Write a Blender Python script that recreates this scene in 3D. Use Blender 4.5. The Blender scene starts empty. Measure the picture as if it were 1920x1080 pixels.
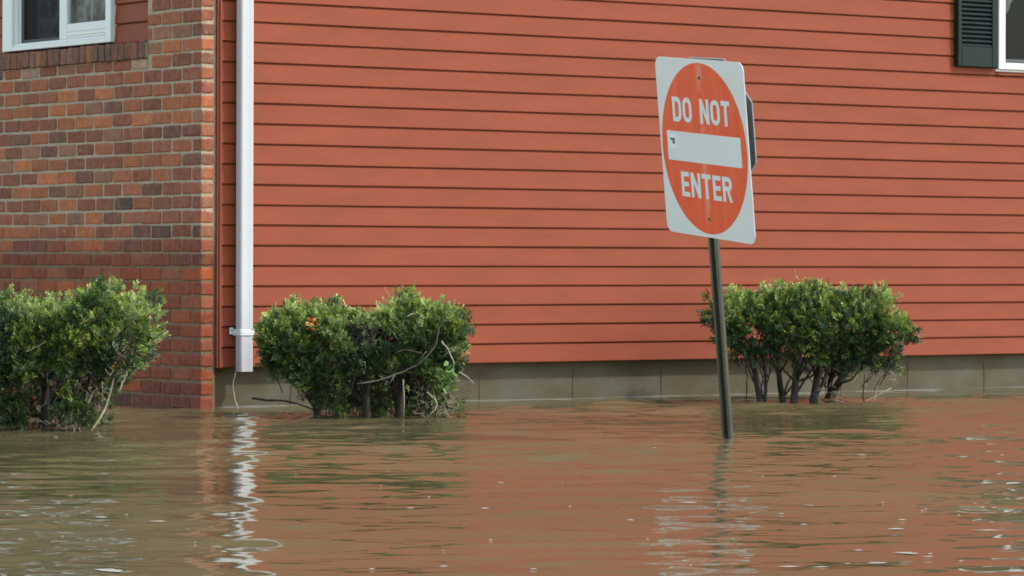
import bpy, math, random
import numpy as np
from mathutils import Vector, Matrix, noise

S = bpy.context.scene
random.seed(7); np.random.seed(7)
R = math.radians

# ------------------------------------------------------------------ camera
F = 6800.0          # focal length in pixels of a 1920 wide frame
CX, YH = 960.0, 492.0
ROLL = 0.0028
H = 0.754           # eye height above the flood water
cam_d = bpy.data.cameras.new('camera')
cam = bpy.data.objects.new('camera', cam_d)
S.collection.objects.link(cam)
cam_d.sensor_width = 36.0
cam_d.lens = F / 1920.0 * 36.0
cam_d.shift_y = (YH - 540.0) / 1920.0
cam_d.clip_start = 0.1
cam_d.clip_end = 2000.0
cam.matrix_world = Matrix.Translation((0, 0, H)) @ Matrix.Rotation(math.pi/2, 4, 'X') @ Matrix.Rotation(ROLL, 4, 'Z')
S.camera = cam

# ------------------------------------------------------------------ light
SUN_TO = Vector((1.0, -0.22, 0.0)).normalized()      # horizontal direction towards the sun
SUN_EL = R(48)
w = bpy.data.worlds.new('World'); S.world = w; w.use_nodes = True
wn = w.node_tree.nodes; wn.clear()
wo = wn.new('ShaderNodeOutputWorld'); wb = wn.new('ShaderNodeBackground'); ws = wn.new('ShaderNodeTexSky')
ws.sky_type = 'NISHITA'; ws.sun_disc = False
ws.sun_elevation = SUN_EL
ws.sun_rotation = math.atan2(SUN_TO.x, SUN_TO.y)
ws.air_density = 1.0; ws.dust_density = 0.6; ws.ozone_density = 0.3
wb.inputs['Strength'].default_value = 0.15
wm = wn.new('ShaderNodeMix'); wm.data_type = 'RGBA'; wm.blend_type = 'MULTIPLY'; wm.inputs['Factor'].default_value = 1
wm.inputs[7].default_value = (1.16, 1.03, 0.86, 1)      # thin warm overcast veil over the blue
w.node_tree.links.new(ws.outputs[0], wm.inputs[6]); w.node_tree.links.new(wm.outputs[2], wb.inputs[0]); w.node_tree.links.new(wb.outputs[0], wo.inputs[0])
sd = bpy.data.lights.new('sun', 'SUN'); so = bpy.data.objects.new('sun', sd); S.collection.objects.link(so)
sd.energy = 1.3; sd.angle = R(3.0); sd.color = (1.0, 0.95, 0.88)
to_sun = Vector((SUN_TO.x*math.cos(SUN_EL), SUN_TO.y*math.cos(SUN_EL), math.sin(SUN_EL)))
so.rotation_euler = to_sun.to_track_quat('Z', 'Y').to_euler()
so.location = to_sun * 60
S.view_settings.view_transform = 'Standard'; S.view_settings.look = 'None'
S.view_settings.exposure = 1.42; S.view_settings.gamma = 1.0
S.render.engine = 'CYCLES'
S.cycles.max_bounces = 6
S.cycles.filter_width = 1.7
S.render.resolution_x = 1024; S.render.resolution_y = 576

# ------------------------------------------------------------------ helpers
def ray(px, py):
    dx, dy = px - CX, py - YH
    return Vector(((dx + dy*ROLL)/F, 1.0, -(dy - dx*ROLL)/F))
def at(px, py, Y):
    r = ray(px, py); return Vector((r.x*Y, Y, H + r.z*Y))
def base(px, py):                     # the point of the water under a pixel
    r = ray(px, py); t = -H / r.z
    return Vector((r.x*t, t, 0.0))

def link(o, parent=None):
    S.collection.objects.link(o)
    if parent: o.parent = parent
    return o
def tag(o, label=None, cat=None, group=None, kind=None):
    if label: o['label'] = label
    if cat: o['category'] = cat
    if group: o['group'] = group
    if kind: o['kind'] = kind
    return o
def empty(name, loc=(0, 0, 0), mat=None):
    o = bpy.data.objects.new(name, None)
    o.empty_display_size = 0.1
    if mat is not None: o.matrix_world = mat
    else: o.location = loc
    return link(o)

class MB:
    """collects faces; build() links them as one mesh object"""
    def __init__(s): s.v = []; s.f = []; s.c = []; s.col = (1, 1, 1)
    def add(s, vs, fs, col=None):
        n = len(s.v); s.v += [tuple(p) for p in vs]
        for f in fs:
            s.f.append(tuple(i+n for i in f)); s.c.append(col or s.col)
    def box(s, a, b, col=None, bev=0.0):
        x0, y0, z0 = a; x1, y1, z1 = b
        if x0 > x1: x0, x1 = x1, x0
        if y0 > y1: y0, y1 = y1, y0
        if z0 > z1: z0, z1 = z1, z0
        if bev <= 0:
            s.add([(x0,y0,z0),(x1,y0,z0),(x1,y1,z0),(x0,y1,z0),(x0,y0,z1),(x1,y0,z1),(x1,y1,z1),(x0,y1,z1)],
                  [(3,2,1,0),(4,5,6,7),(0,1,5,4),(1,2,6,5),(2,3,7,6),(3,0,4,7)], col)
        else:
            e = bev; V = []; idx = {}
            for sx, X in ((0, x0), (1, x1)):
                for sy, Y in ((0, y0), (1, y1)):
                    for sz, Z in ((0, z0), (1, z1)):
                        dx, dy, dz = (e if sx == 0 else -e), (e if sy == 0 else -e), (e if sz == 0 else -e)
                        idx[(sx,sy,sz,'x')] = len(V); V.append((X, Y+dy, Z+dz))
                        idx[(sx,sy,sz,'y')] = len(V); V.append((X+dx, Y, Z+dz))
                        idx[(sx,sy,sz,'z')] = len(V); V.append((X+dx, Y+dy, Z))
            Fs = []
            g = lambda a, b, c, k: idx[(a, b, c, k)]
            Fs += [(g(0,0,0,'x'),g(0,0,1,'x'),g(0,1,1,'x'),g(0,1,0,'x')), (g(1,0,0,'x'),g(1,1,0,'x'),g(1,1,1,'x'),g(1,0,1,'x'))]
            Fs += [(g(0,0,0,'y'),g(1,0,0,'y'),g(1,0,1,'y'),g(0,0,1,'y')), (g(0,1,0,'y'),g(0,1,1,'y'),g(1,1,1,'y'),g(1,1,0,'y'))]
            Fs += [(g(0,0,0,'z'),g(0,1,0,'z'),g(1,1,0,'z'),g(1,0,0,'z')), (g(0,0,1,'z'),g(1,0,1,'z'),g(1,1,1,'z'),g(0,1,1,'z'))]
            for a in (0, 1):
                for b in (0, 1):
                    Fs.append((g(0,a,b,'y'),g(1,a,b,'y'),g(1,a,b,'z'),g(0,a,b,'z')))
                    Fs.append((g(a,0,b,'x'),g(a,1,b,'x'),g(a,1,b,'z'),g(a,0,b,'z')))
                    Fs.append((g(a,b,0,'x'),g(a,b,1,'x'),g(a,b,1,'y'),g(a,b,0,'y')))
                    for c in (0, 1): Fs.append((g(a,b,c,'x'),g(a,b,c,'y'),g(a,b,c,'z')))
            s.add(V, Fs, col)
    def tube(s, pts, radii, n=6, col=None):
        pts = [Vector(p) for p in pts]; rings = []
        V = []
        up = Vector((0.123, 0.981, 0.2)).normalized()
        for i, p in enumerate(pts):
            d = (pts[min(i+1, len(pts)-1)] - pts[max(i-1, 0)])
            d = d.normalized() if d.length > 1e-9 else Vector((0, 0, 1))
            a = d.cross(up)
            if a.length < 1e-3: a = d.cross(Vector((1, 0, 0)))
            a.normalize(); b = d.cross(a)
            r = radii[i] if isinstance(radii, (list, tuple)) else radii
            for k in range(n):
                t = 2*math.pi*k/n
                V.append(p + a*(math.cos(t)*r) + b*(math.sin(t)*r))
        Fs = []
        for i in range(len(pts)-1):
            for k in range(n):
                k2 = (k+1) % n
                Fs.append((i*n+k, i*n+k2, (i+1)*n+k2, (i+1)*n+k))
        Fs.append(tuple(range(n-1, -1, -1))); m = (len(pts)-1)*n
        Fs.append(tuple(m+k for k in range(n)))
        s.add(V, Fs, col)
    def build(s, name, mat, parent=None, smooth=False, color=False):
        me = bpy.data.meshes.new(name)
        me.from_pydata(s.v, [], s.f); me.update()
        if color:
            at_ = me.color_attributes.new('tint', 'FLOAT_COLOR', 'CORNER')
            arr = np.ones((len(me.loops), 4), dtype=np.float32); i = 0
            for f, c in zip(s.f, s.c):
                arr[i:i+len(f), :3] = c; i += len(f)
            at_.data.foreach_set('color', arr.ravel())
        if smooth: me.polygons.foreach_set('use_smooth', [True]*len(me.polygons))
        me.materials.append(mat)
        return link(bpy.data.objects.new(name, me), parent)

# ------------------------------------------------------------------ materials
def mat(name, color, rough=0.6, metallic=0.0, spec=0.5, var=0.0, scale=5.0, stretch=(1, 1, 1), bump=0.0, bscale=40.0,
        attr=None, color2=None, sss=0.0):
    m = bpy.data.materials.new(name); m.use_nodes = True
    nt = m.node_tree; N = nt.nodes; L = nt.links
    p = N['Principled BSDF']
    p.inputs['Base Color'].default_value = (*color, 1); p.inputs['Roughness'].default_value = rough
    p.inputs['Metallic'].default_value = metallic; p.inputs['Specular IOR Level'].default_value = spec
    tc = N.new('ShaderNodeTexCoord'); mp = N.new('ShaderNodeMapping'); mp.inputs['Scale'].default_value = stretch
    L.new(tc.outputs['Object'], mp.inputs[0])
    out = None
    if attr:
        a = N.new('ShaderNodeAttribute'); a.attribute_name = attr; out = a.outputs['Color']
    if var > 0 or color2:
        nz = N.new('ShaderNodeTexNoise'); nz.inputs['Scale'].default_value = scale; nz.inputs['Detail'].default_value = 6
        nz.inputs['Roughness'].default_value = 0.6
        L.new(mp.outputs[0], nz.inputs['Vector'])
        if color2:
            cr = N.new('ShaderNodeValToRGB'); cr.color_ramp.elements[0].position = 0.4; cr.color_ramp.elements[1].position = 0.65
            cr.color_ramp.elements[0].color = (*color, 1); cr.color_ramp.elements[1].color = (*color2, 1)
            L.new(nz.outputs[0], cr.inputs[0]); out = cr.outputs[0]
        if var > 0:
            mr = N.new('ShaderNodeMapRange'); mr.inputs['From Min'].default_value = 0.25; mr.inputs['From Max'].default_value = 0.75
            mr.inputs['To Min'].default_value = 1-var; mr.inputs['To Max'].default_value = 1+var
            L.new(nz.outputs[0], mr.inputs[0])
            mx = N.new('ShaderNodeMix'); mx.data_type = 'RGBA'; mx.blend_type = 'MULTIPLY'; mx.inputs['Factor'].default_value = 1
            if out: L.new(out, mx.inputs[6])
            else: mx.inputs[6].default_value = (*color, 1)
            cb = N.new('ShaderNodeCombineColor')
            for i in range(3): L.new(mr.outputs[0], cb.inputs[i])
            L.new(cb.outputs[0], mx.inputs[7]); out = mx.outputs[2]
    if out: L.new(out, p.inputs['Base Color'])
    if bump > 0:
        nb = N.new('ShaderNodeTexNoise'); nb.inputs['Scale'].default_value = bscale; nb.inputs['Detail'].default_value = 5
        L.new(mp.outputs[0], nb.inputs['Vector'])
        bp = N.new('ShaderNodeBump'); bp.inputs['Distance'].default_value = bump; bp.inputs['Strength'].default_value = 1
        L.new(nb.outputs[0], bp.inputs['Height']); L.new(bp.outputs[0], p.inputs['Normal'])
    return m

def wet(m, z0, soft, dark, amp=0.12, nscale=2.5, rough=None):
    """soak mark: multiplies the colour below the height z0 (object space), with an uneven edge"""
    nt = m.node_tree; N = nt.nodes; L = nt.links; p = N['Principled BSDF']
    src = p.inputs['Base Color'].links[0].from_socket if p.inputs['Base Color'].links else None
    tc = N.new('ShaderNodeTexCoord'); sp = N.new('ShaderNodeSeparateXYZ'); L.new(tc.outputs['Object'], sp.inputs[0])
    nz = N.new('ShaderNodeTexNoise'); nz.inputs['Scale'].default_value = nscale; nz.inputs['Detail'].default_value = 5
    L.new(tc.outputs['Object'], nz.inputs['Vector'])
    ma = N.new('ShaderNodeMath'); ma.operation = 'MULTIPLY_ADD'; ma.inputs[1].default_value = amp*2; 
    L.new(nz.outputs[0], ma.inputs[0]); L.new(sp.outputs['Z'], ma.inputs[2])
    mr = N.new('ShaderNodeMapRange'); mr.inputs['From Min'].default_value = z0+amp-soft; mr.inputs['From Max'].default_value = z0+amp+soft
    mr.inputs['To Min'].default_value = 1; mr.inputs['To Max'].default_value = 0
    L.new(ma.outputs[0], mr.inputs[0])
    mx = N.new('ShaderNodeMix'); mx.data_type = 'RGBA'; mx.blend_type = 'MULTIPLY'
    L.new(mr.outputs[0], mx.inputs['Factor'])
    if src: L.new(src, mx.inputs[6])
    else: mx.inputs[6].default_value = p.inputs['Base Color'].default_value
    mx.inputs[7].default_value = (*dark, 1)
    L.new(mx.outputs[2], p.inputs['Base Color'])
    return m

def weather(m):
    nt = m.node_tree; N = nt.nodes; L = nt.links; p = N['Principled BSDF']; src = p.inputs['Base Color'].links[0].from_socket
    tc = N.new('ShaderNodeTexCoord')
    for sc, lo, hi, fac, col, st in ((22, 0.50, 0.72, 0.55, (0.26, 0.19, 0.14), (1, 1, 1)), (16, 0.52, 0.70, 0.55, (0.36, 0.13, 0.06), (3, 3, 0.8)), (34, 0.66, 0.72, 0.8, (0.50, 0.42, 0.34), (1, 1, 0.6)), (30, 0.60, 0.75, 0.6, (0.05, 0.035, 0.03), (1, 1, 1.5))):
        mp = N.new('ShaderNodeMapping'); mp.inputs['Scale'].default_value = st; mp.inputs['Location'].default_value = (sc, sc*2.3, 0); L.new(tc.outputs['Object'], mp.inputs[0])
        nz = N.new('ShaderNodeTexNoise'); nz.inputs['Scale'].default_value = sc; nz.inputs['Detail'].default_value = 6; nz.inputs['Roughness'].default_value = 0.65; L.new(mp.outputs[0], nz.inputs['Vector'])
        mr = N.new('ShaderNodeMapRange'); mr.inputs['From Min'].default_value = lo; mr.inputs['From Max'].default_value = hi; mr.inputs['To Max'].default_value = fac; L.new(nz.outputs[0], mr.inputs[0])
        mx = N.new('ShaderNodeMix'); mx.data_type = 'RGBA'; L.new(mr.outputs[0], mx.inputs['Factor']); L.new(src, mx.inputs[6]); mx.inputs[7].default_value = (*col, 1); src = mx.outputs[2]
    L.new(src, p.inputs['Base Color']); return m
M = {}
M['siding'] = mat('painted_siding', (0.242, 0.053, 0.0225), 0.62, spec=0.25, var=0.13, scale=2.2, stretch=(1, 1, 4), bump=0.0006, bscale=25)
M['siding_shade'] = M['siding']
M['trim'] = mat('painted_trim', (0.22, 0.047, 0.023), 0.6, spec=0.3, var=0.08, scale=6)
M['brick'] = wet(weather(mat('brick', (0.3, 0.1, 0.06), 0.85, attr='tint', var=0.30, scale=28, bump=0.003, bscale=60, spec=0.3)), 0.86, 0.11, (0.80, 0.58, 0.49), 0.06)
M['mortar'] = wet(mat('mortar', (0.385, 0.31, 0.215), 0.95, var=0.22, scale=14, bump=0.003, bscale=70), 0.86, 0.11, (0.46, 0.37, 0.28), 0.06)
M['white'] = mat('white_vinyl', (0.68, 0.71, 0.70), 0.4, var=0.03, scale=4)
M['pipe'] = wet(mat('white_pipe', (0.50, 0.51, 0.51), 0.5, var=0.03, scale=8), 0.36, 0.10, (0.86, 0.86, 0.84), 0.1, 12)
M['concrete'] = mat('concrete', (0.100, 0.078, 0.043), 0.9, color2=(0.078, 0.074, 0.049), var=0.38, scale=4.5, stretch=(1, 1, 1.6), bump=0.002, bscale=50)
M['joint'] = mat('joint', (0.085, 0.065, 0.045), 0.95)
M['glint'] = mat('waterline_glint', (0.17, 0.165, 0.14), 0.8, var=0.3, scale=6)
M['dark'] = mat('dark_interior', (0.012, 0.012, 0.013), 0.9)
M['screen'] = mat('screen_frame', (0.03, 0.032, 0.034), 0.6)
M['green'] = mat('shutter_paint', (0.009, 0.021, 0.0205), 0.5, spec=0.2, var=0.15, scale=9)
M['curtain'] = mat('curtain', (0.10, 0.07, 0.075), 0.9, color2=(0.42, 0.40, 0.40), scale=9, stretch=(1, 3, 1))
M['curtain_grey'] = mat('curtain_grey', (0.20, 0.21, 0.22), 0.9, var=0.15, scale=14, stretch=(6, 1, 1))
M['roof'] = mat('roof_shingle', (0.09, 0.085, 0.08), 0.9, var=0.3, scale=20)
M['stem'] = mat('bark', (0.030, 0.023, 0.018), 0.9, var=0.4, scale=40, bump=0.002, bscale=80)
M['straw'] = mat('dry_stalk', (0.46, 0.38, 0.27), 0.8, var=0.25, scale=30)
M['post'] = mat('galvanised_post', (0.030, 0.036, 0.026), 0.38, metallic=0.2, color2=(0.055, 0.05, 0.035), scale=10, stretch=(4, 4, 1), bump=0.001, bscale=60)
M['signback'] = mat('sign_back', (0.07, 0.085, 0.08), 0.5, metallic=0.4, var=0.1)
M['signwhite'] = mat('sign_white', (0.70, 0.72, 0.70), 0.45, var=0.05, scale=6)
M['rim'] = mat('worn_edge', (0.30, 0.31, 0.30), 0.6)
M['bolt'] = mat('bolt', (0.25, 0.20, 0.15), 0.4, metallic=0.8)
M['sticker'] = mat('sticker', (0.80, 0.82, 0.82), 0.4)
M['ink'] = mat('ink', (0.02, 0.02, 0.025), 0.6)
M['grey_twig'] = mat('grey_twig', (0.16, 0.13, 0.10), 0.9, var=0.35, scale=30)
M['dead_twig'] = mat('dead_twig', (0.30, 0.235, 0.16), 0.85, var=0.4, scale=20)
M['orange_leaf'] = mat('orange_leaf', (0.62, 0.13, 0.03), 0.6, var=0.3, scale=50)
M['yellow_leaf'] = mat('yellow_leaf', (0.65, 0.36, 0.06), 0.6, var=0.3, scale=50)

def leaf_mat(name):
    m = mat(name, (0.05, 0.1, 0.03), 0.42, attr='tint', spec=0.5)
    nt = m.node_tree; N = nt.nodes; L = nt.links; p = N['Principled BSDF']
    tr = N.new('ShaderNodeBsdfTranslucent'); mx = N.new('ShaderNodeMixShader'); mx.inputs[0].default_value = 0.22
    a = N.new('ShaderNodeAttribute'); a.attribute_name = 'tint'; L.new(a.outputs['Color'], tr.inputs['Color'])
    o = N['Material Output']; L.new(p.outputs[0], mx.inputs[1]); L.new(tr.outputs[0], mx.inputs[2]); L.new(mx.outputs[0], o.inputs[0])
    return m
M['leaf'] = leaf_mat('leaf')

def glass_mat():
    m = bpy.data.materials.new('window_glass'); m.use_nodes = True
    nt = m.node_tree; N = nt.nodes; L = nt.links; N.clear()
    o = N.new('ShaderNodeOutputMaterial'); mx = N.new('ShaderNodeMixShader'); t = N.new('ShaderNodeBsdfTransparent')
    g = N.new('ShaderNodeBsdfGlossy'); g.inputs['Roughness'].default_value = 0.02
    fr = N.new('ShaderNodeFresnel'); fr.inputs['IOR'].default_value = 1.13
    ge = N.new('ShaderNodeNewGeometry'); iv = N.new('ShaderNodeMath'); iv.operation = 'SUBTRACT'; iv.inputs[0].default_value = 1
    L.new(ge.outputs['Backfacing'], iv.inputs[1]); fm = N.new('ShaderNodeMath'); fm.operation = 'MULTIPLY'
    L.new(fr.outputs[0], fm.inputs[0]); L.new(iv.outputs[0], fm.inputs[1]); L.new(fm.outputs[0], mx.inputs[0]); L.new(t.outputs[0], mx.inputs[1]); L.new(g.outputs[0], mx.inputs[2]); L.new(mx.outputs[0], o.inputs[0])
    t.inputs['Color'].default_value = (0.85, 0.88, 0.87, 1)
    return m
M['glass'] = glass_mat()
def mesh_mat():
    m = mat('insect_screen', (0.02, 0.02, 0.022), 0.9); nt = m.node_tree; N = nt.nodes; L = nt.links
    t = N.new('ShaderNodeBsdfTransparent'); mx = N.new('ShaderNodeMixShader'); mx.inputs[0].default_value = 0.45
    L.new(t.outputs[0], mx.inputs[1]); L.new(N['Principled BSDF'].outputs[0], mx.inputs[2]); L.new(mx.outputs[0], N['Material Output'].inputs[0])
    return m
M['mesh'] = mesh_mat()

def red_mat():
    m = mat('faded_red', (0.80, 0.095, 0.030), 0.42, spec=0.2, color2=(0.84, 0.135, 0.050), scale=5, stretch=(5, 1, 1.2))
    nt = m.node_tree; N = nt.nodes; L = nt.links; p = N['Principled BSDF']
    src = p.inputs['Base Color'].links[0].from_socket
    tc = N.new('ShaderNodeTexCoord'); sp = N.new('ShaderNodeSeparateXYZ'); L.new(tc.outputs['Object'], sp.inputs[0])
    nz = N.new('ShaderNodeTexNoise'); nz.inputs['Scale'].default_value = 7; nz.inputs['Detail'].default_value = 4
    L.new(tc.outputs['Object'], nz.inputs['Vector'])
    # a pale streak along the crease down the middle
    a = N.new('ShaderNodeMath'); a.operation = 'ABSOLUTE'; L.new(sp.outputs['X'], a.inputs[0])
    mr = N.new('ShaderNodeMapRange'); mr.inputs['From Min'].default_value = 0.0; mr.inputs['From Max'].default_value = 0.03
    mr.inputs['To Min'].default_value = 0.9; mr.inputs['To Max'].default_value = 0
    L.new(a.outputs[0], mr.inputs[0])
    k = N.new('ShaderNodeMath'); k.operation = 'MULTIPLY'; L.new(mr.outputs[0], k.inputs[0])
    r2 = N.new('ShaderNodeMapRange'); r2.inputs['From Min'].default_value = 0.42; r2.inputs['From Max'].default_value = 0.68
    L.new(nz.outputs[0], r2.inputs[0]); L.new(r2.outputs[0], k.inputs[1])
    mx = N.new('ShaderNodeMix'); mx.data_type = 'RGBA'; L.new(k.outputs[0], mx.inputs['Factor'])
    L.new(src, mx.inputs[6]); mx.inputs[7].default_value = (0.85, 0.42, 0.34, 1); L.new(mx.outputs[2], p.inputs['Base Color'])
    return m
M['red'] = red_mat()

def water_mat():
    m = bpy.data.materials.new('muddy_water'); m.use_nodes = True
    nt = m.node_tree; N = nt.nodes; L = nt.links; p = N['Principled BSDF']
    p.inputs['Roughness'].default_value = 0.04; p.inputs['IOR'].default_value = 1.33
    tc = N.new('ShaderNodeTexCoord')
    nz = N.new('ShaderNodeTexNoise'); nz.inputs['Scale'].default_value = 0.5; nz.inputs['Detail'].default_value = 3
    L.new(tc.outputs['Object'], nz.inputs['Vector'])
    cr = N.new('ShaderNodeValToRGB'); cr.color_ramp.elements[0].color = (0.100, 0.084, 0.040, 1); cr.color_ramp.elements[1].color = (0.124, 0.102, 0.048, 1)
    cr.color_ramp.elements[0].position = 0.35; cr.color_ramp.elements[1].position = 0.65
    L.new(nz.outputs[0], cr.inputs[0]); L.new(cr.outputs[0], p.inputs['Base Color'])
    return m
M['water'] = water_mat()
M['foam_glints'] = mat('foam_glints', (0.36, 0.34, 0.29), 0.6, var=0.2, scale=60)
M['mud'] = mat('mud', (0.10, 0.075, 0.045), 0.9, var=0.3, scale=1.5)

# ------------------------------------------------------------------ setting: ground and flood water
g = MB(); g.add([(-400, -200, -0.45), (400, -200, -0.45), (400, 600, -0.45), (-400, 600, -0.45)], [(0, 1, 2, 3)])
tag(g.build('ground', M['mud']), kind='structure')

def axis(lo, hi, d, far_lo, far_hi):
    a = list(np.arange(lo, hi, d)); s = d; x = a[-1]
    while x < far_hi: s *= 1.35; x += s; a.append(x)
    s = d; x = a[0]; b = []
    while x > far_lo: s *= 1.35; x -= s; b.append(x)
    return np.array(b[::-1] + a)
def make_water():
    xs = axis(-3.4, 4.2, 0.02, -400, 400); ys = axis(7.6, 22.8, 0.011, -200, 600)
    X, Y = np.meshgrid(xs, ys)
    rs = np.random.RandomState(11); Z = np.zeros_like(X)
    n = 120
    # slow patches that make some areas calmer than others
    env = 1.0 + 0.30*np.sin(X*1.3+Y*0.9+1.0) + 0.25*np.sin(-X*0.7+Y*1.7+2.0)
    for i in range(n):
        lam = math.exp(rs.uniform(math.log(0.055), math.log(0.75)))
        th = rs.normal(math.pi/2 + 0.08, 0.44)
        k = 2*math.pi/lam; slope = 0.0102*(lam/0.2)**(0.20)
        wx = 0.10*np.sin(Y*0.8+i); wy = 0.10*np.sin(X*1.1+i*2.1)
        ph = rs.uniform(0, 6.28)
        Z += slope/k*np.sin(k*(math.cos(th)*(X+wx)+math.sin(th)*(Y+wy))+ph)
    fade = np.clip(1-(np.maximum(0, np.abs(X-0.4)-3.9)/1.5), 0, 1)*np.clip(1-(np.maximum(0, np.abs(Y-15.2)-7.7)/1.5), 0, 1)
    Z = Z*env*fade
    global WAT; WAT = (xs, ys, Z)
    nx, ny = len(xs), len(ys)
    co = np.stack([X, Y, Z], -1).reshape(-1, 3).astype(np.float32)
    idx = np.arange(nx*ny).reshape(ny, nx)
    q = np.stack([idx[:-1, :-1], idx[:-1, 1:], idx[1:, 1:], idx[1:, :-1]], -1).reshape(-1)
    me = bpy.data.meshes.new('water'); nf = (nx-1)*(ny-1)
    me.vertices.add(nx*ny); me.vertices.foreach_set('co', co.ravel())
    me.loops.add(nf*4); me.loops.foreach_set('vertex_index', q.astype(np.int32))
    me.polygons.add(nf); me.polygons.foreach_set('loop_start', np.arange(0, nf*4, 4, dtype=np.int32))
    me.polygons.foreach_set('loop_total', np.full(nf, 4, dtype=np.int32))
    me.polygons.foreach_set('use_smooth', np.ones(nf, dtype=bool))
    me.update(calc_edges=True); me.materials.append(M['water'])
    tag(link(bpy.data.objects.new('water', me)), kind='structure')
make_water()

def foam_glints():  # some flecks are sky glints on the ripples, modelled as pale patches
    xs, ys, Z = WAT; m = MB(); rnd = random.Random(21)
    def zat(x, y):
        i = np.searchsorted(xs, x)-1; j = np.searchsorted(ys, y)-1; return float(Z[j, i:i+2].max())
    spots = []
    for _ in range(60):
        py = 840+230*rnd.random()**0.8; px = rnd.uniform(1180, 1920) if rnd.random() < 0.62 else rnd.uniform(0, 1180)
        if py < 930 and px < 1600 and rnd.random() < 0.6: continue
        spots.append((px, py, rnd.choice((0.004, 0.006, 0.009, 0.014))*rnd.uniform(0.7, 1.3)))
    spots += [(1680, 993, 0.028), (1850, 996, 0.042), (1540, 1068, 0.022), (1645, 1056, 0.034), (1700, 1038, 0.034), (1740, 1044, 0.014), (1610, 1034, 0.012), (1290, 941, 0.028),
              (300, 979, 0.030), (205, 1070, 0.034), (45, 967, 0.02), (190, 972, 0.018), (115, 971, 0.026), (1000, 1073, 0.010), (1480, 1062, 0.026), (1900, 911, 0.02), (105, 820, 0.014), (57, 826, 0.005)]
    for px, py, r in spots:
        c = base(px, py); n = 14; V = []; rx_, ry_ = r, r*rnd.uniform(0.25, 0.6); ph = rnd.uniform(0, 6)
        if not (xs[0] < c.x < xs[-1]): continue
        for k in range(n):
            a = 2*math.pi*k/n; q = 1+0.28*math.sin(2*a+ph)+0.16*math.sin(5*a+ph*2)
            x, y = c.x+rx_*q*math.cos(a), c.y+ry_*q*math.sin(a); V.append((x, y, zat(x, y)+0.0022))
        V.append((c.x, c.y, zat(c.x, c.y)+0.0042)); m.add(V, [(k, (k+1) % n, n) for k in range(n)])
    tag(m.build('foam_glints', M['foam_glints'], smooth=True), 'pale froth flecks and painted sky glints on the brown floodwater', 'foam_glints', kind='stuff')
foam_glints()

# ------------------------------------------------------------------ the house (local x along the siding wall, y into the building)
U = 0.105
DS = Vector((0.8075, 0.5898, 0)).normalized(); DL = Vector((-DS.y, DS.x, 0))
P0 = Vector((-1.333, 18.76, 0))
def hit(px, py, org, nrm):
    r = ray(px, py); c = Vector((0, 0, H))
    t = (org - c).dot(nrm)/r.dot(nrm); return c + r*t
O = hit(404, 500, P0, DL); O.z = 0
HM = Matrix(((DS.x, DL.x, 0, O.x), (DS.y, DL.y, 0, O.y), (0, 0, 1, 0), (0, 0, 0, 1)))
HI = HM.inverted()
def side(px, py, y0=0.0):             # local point on the siding wall's plane
    p = HI @ hit(px, py, HM @ Vector((0, y0, 0)), DL); return p.x, p.z
def front(px, py, x0=0.0):            # local point on the brick wall's plane
    p = HI @ hit(px, py, HM @ Vector((x0, 0, 0)), DS); return p.y, p.z
house = empty('house', mat=HM)
tag(house, 'red lap sided house with brick front corner standing in brown floodwater', 'house')

SB = 2.06*U/1.0*1.0                   # the siding's lower edge above the water
SB = side(1070, 677.3)[1]
TOP = 7.8; LEN = 9.5  # unseen upper wall raised so the water reflects siding, not sky
def siding(s0, s1, z0, z1, mapf, name, seed=0, hole=None):
    m = MB(); rows = int(math.ceil((z1-z0)/U)); ns = max(2, int((s1-s0)/0.03))
    for i in range(rows):
        zb = z0+i*U; zt = min(zb+U, z1)+0.0
        lip = 0.0098
        prof = [(-0.010, zb), (lip-0.001, zb), (lip, zb+0.0025), (lip-0.0004, zb+0.010), (0.006, zb+0.5*U), (0.003, zt-0.0098), (-0.010, zt-0.0072), (-0.010, zt+0.001)]
        V = []
        for k in range(ns+1):
            s = s0+(s1-s0)*k/ns
            dz = 0.0016*noise.noise(Vector((s*1.3, i*3.7+seed, 0))); do = 0.0016*noise.noise(Vector((s*1.7, i*2.1+seed, 5)))
            for o, z in prof: V.append(mapf(s, o+do*(1 if o > 0.002 else 0), z+dz))
        n = len(prof); Fs = []
        if not hole or zt <= hole[2]:
            spans = [(0, ns, None)]
        else:
            ka = int(round((hole[0]-s0)/(s1-s0)*ns)); kb = int(round((hole[1]-s0)/(s1-s0)*ns))
            spans = [(0, ka, None), (kb, ns, None)]
            if zb < hole[2]-0.004: spans.append((ka, kb, hole[2]))
        for ka, kb, clip in spans:
            if clip is not None:
                W = [mapf(s0+(s1-s0)*k/ns, o, z) for k in (ka, kb) for o, z in ((-0.010, zb), (0.0135, zb), (0.0148, zb+0.003), (0.0145, min(zb+0.010, clip)), (0.012, clip+0.002))]
                m.add(W, [(j, 5+j, 6+j, j+1) for j in range(4)]); continue
            for k in range(max(ka, 0), kb):
                for j in range(n-1): Fs.append((k*n+j, (k+1)*n+j, (k+1)*n+j+1, k*n+j+1))
        m.add(V, Fs)
    o = m.build(name, M['siding'], house)
    return o
trim_w = 0.027
siding(trim_w, LEN, SB, TOP, lambda s, o, z: (s, -o, z), 'siding',
       hole=(side(1873, 130, -0.035)[0]+0.03, side(1873, 130, -0.035)[0]+0.97, side(1873, 130, -0.035)[1]+0.03))
t = MB()
t.box((0.0, -0.014, SB-0.004), (0.010, 0.03, TOP), bev=0.002)
t.box((0.0102, -0.022, SB-0.006), (trim_w, 0.03, TOP), bev=0.004)
t.build('corner_trim', M['trim'], house)

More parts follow.
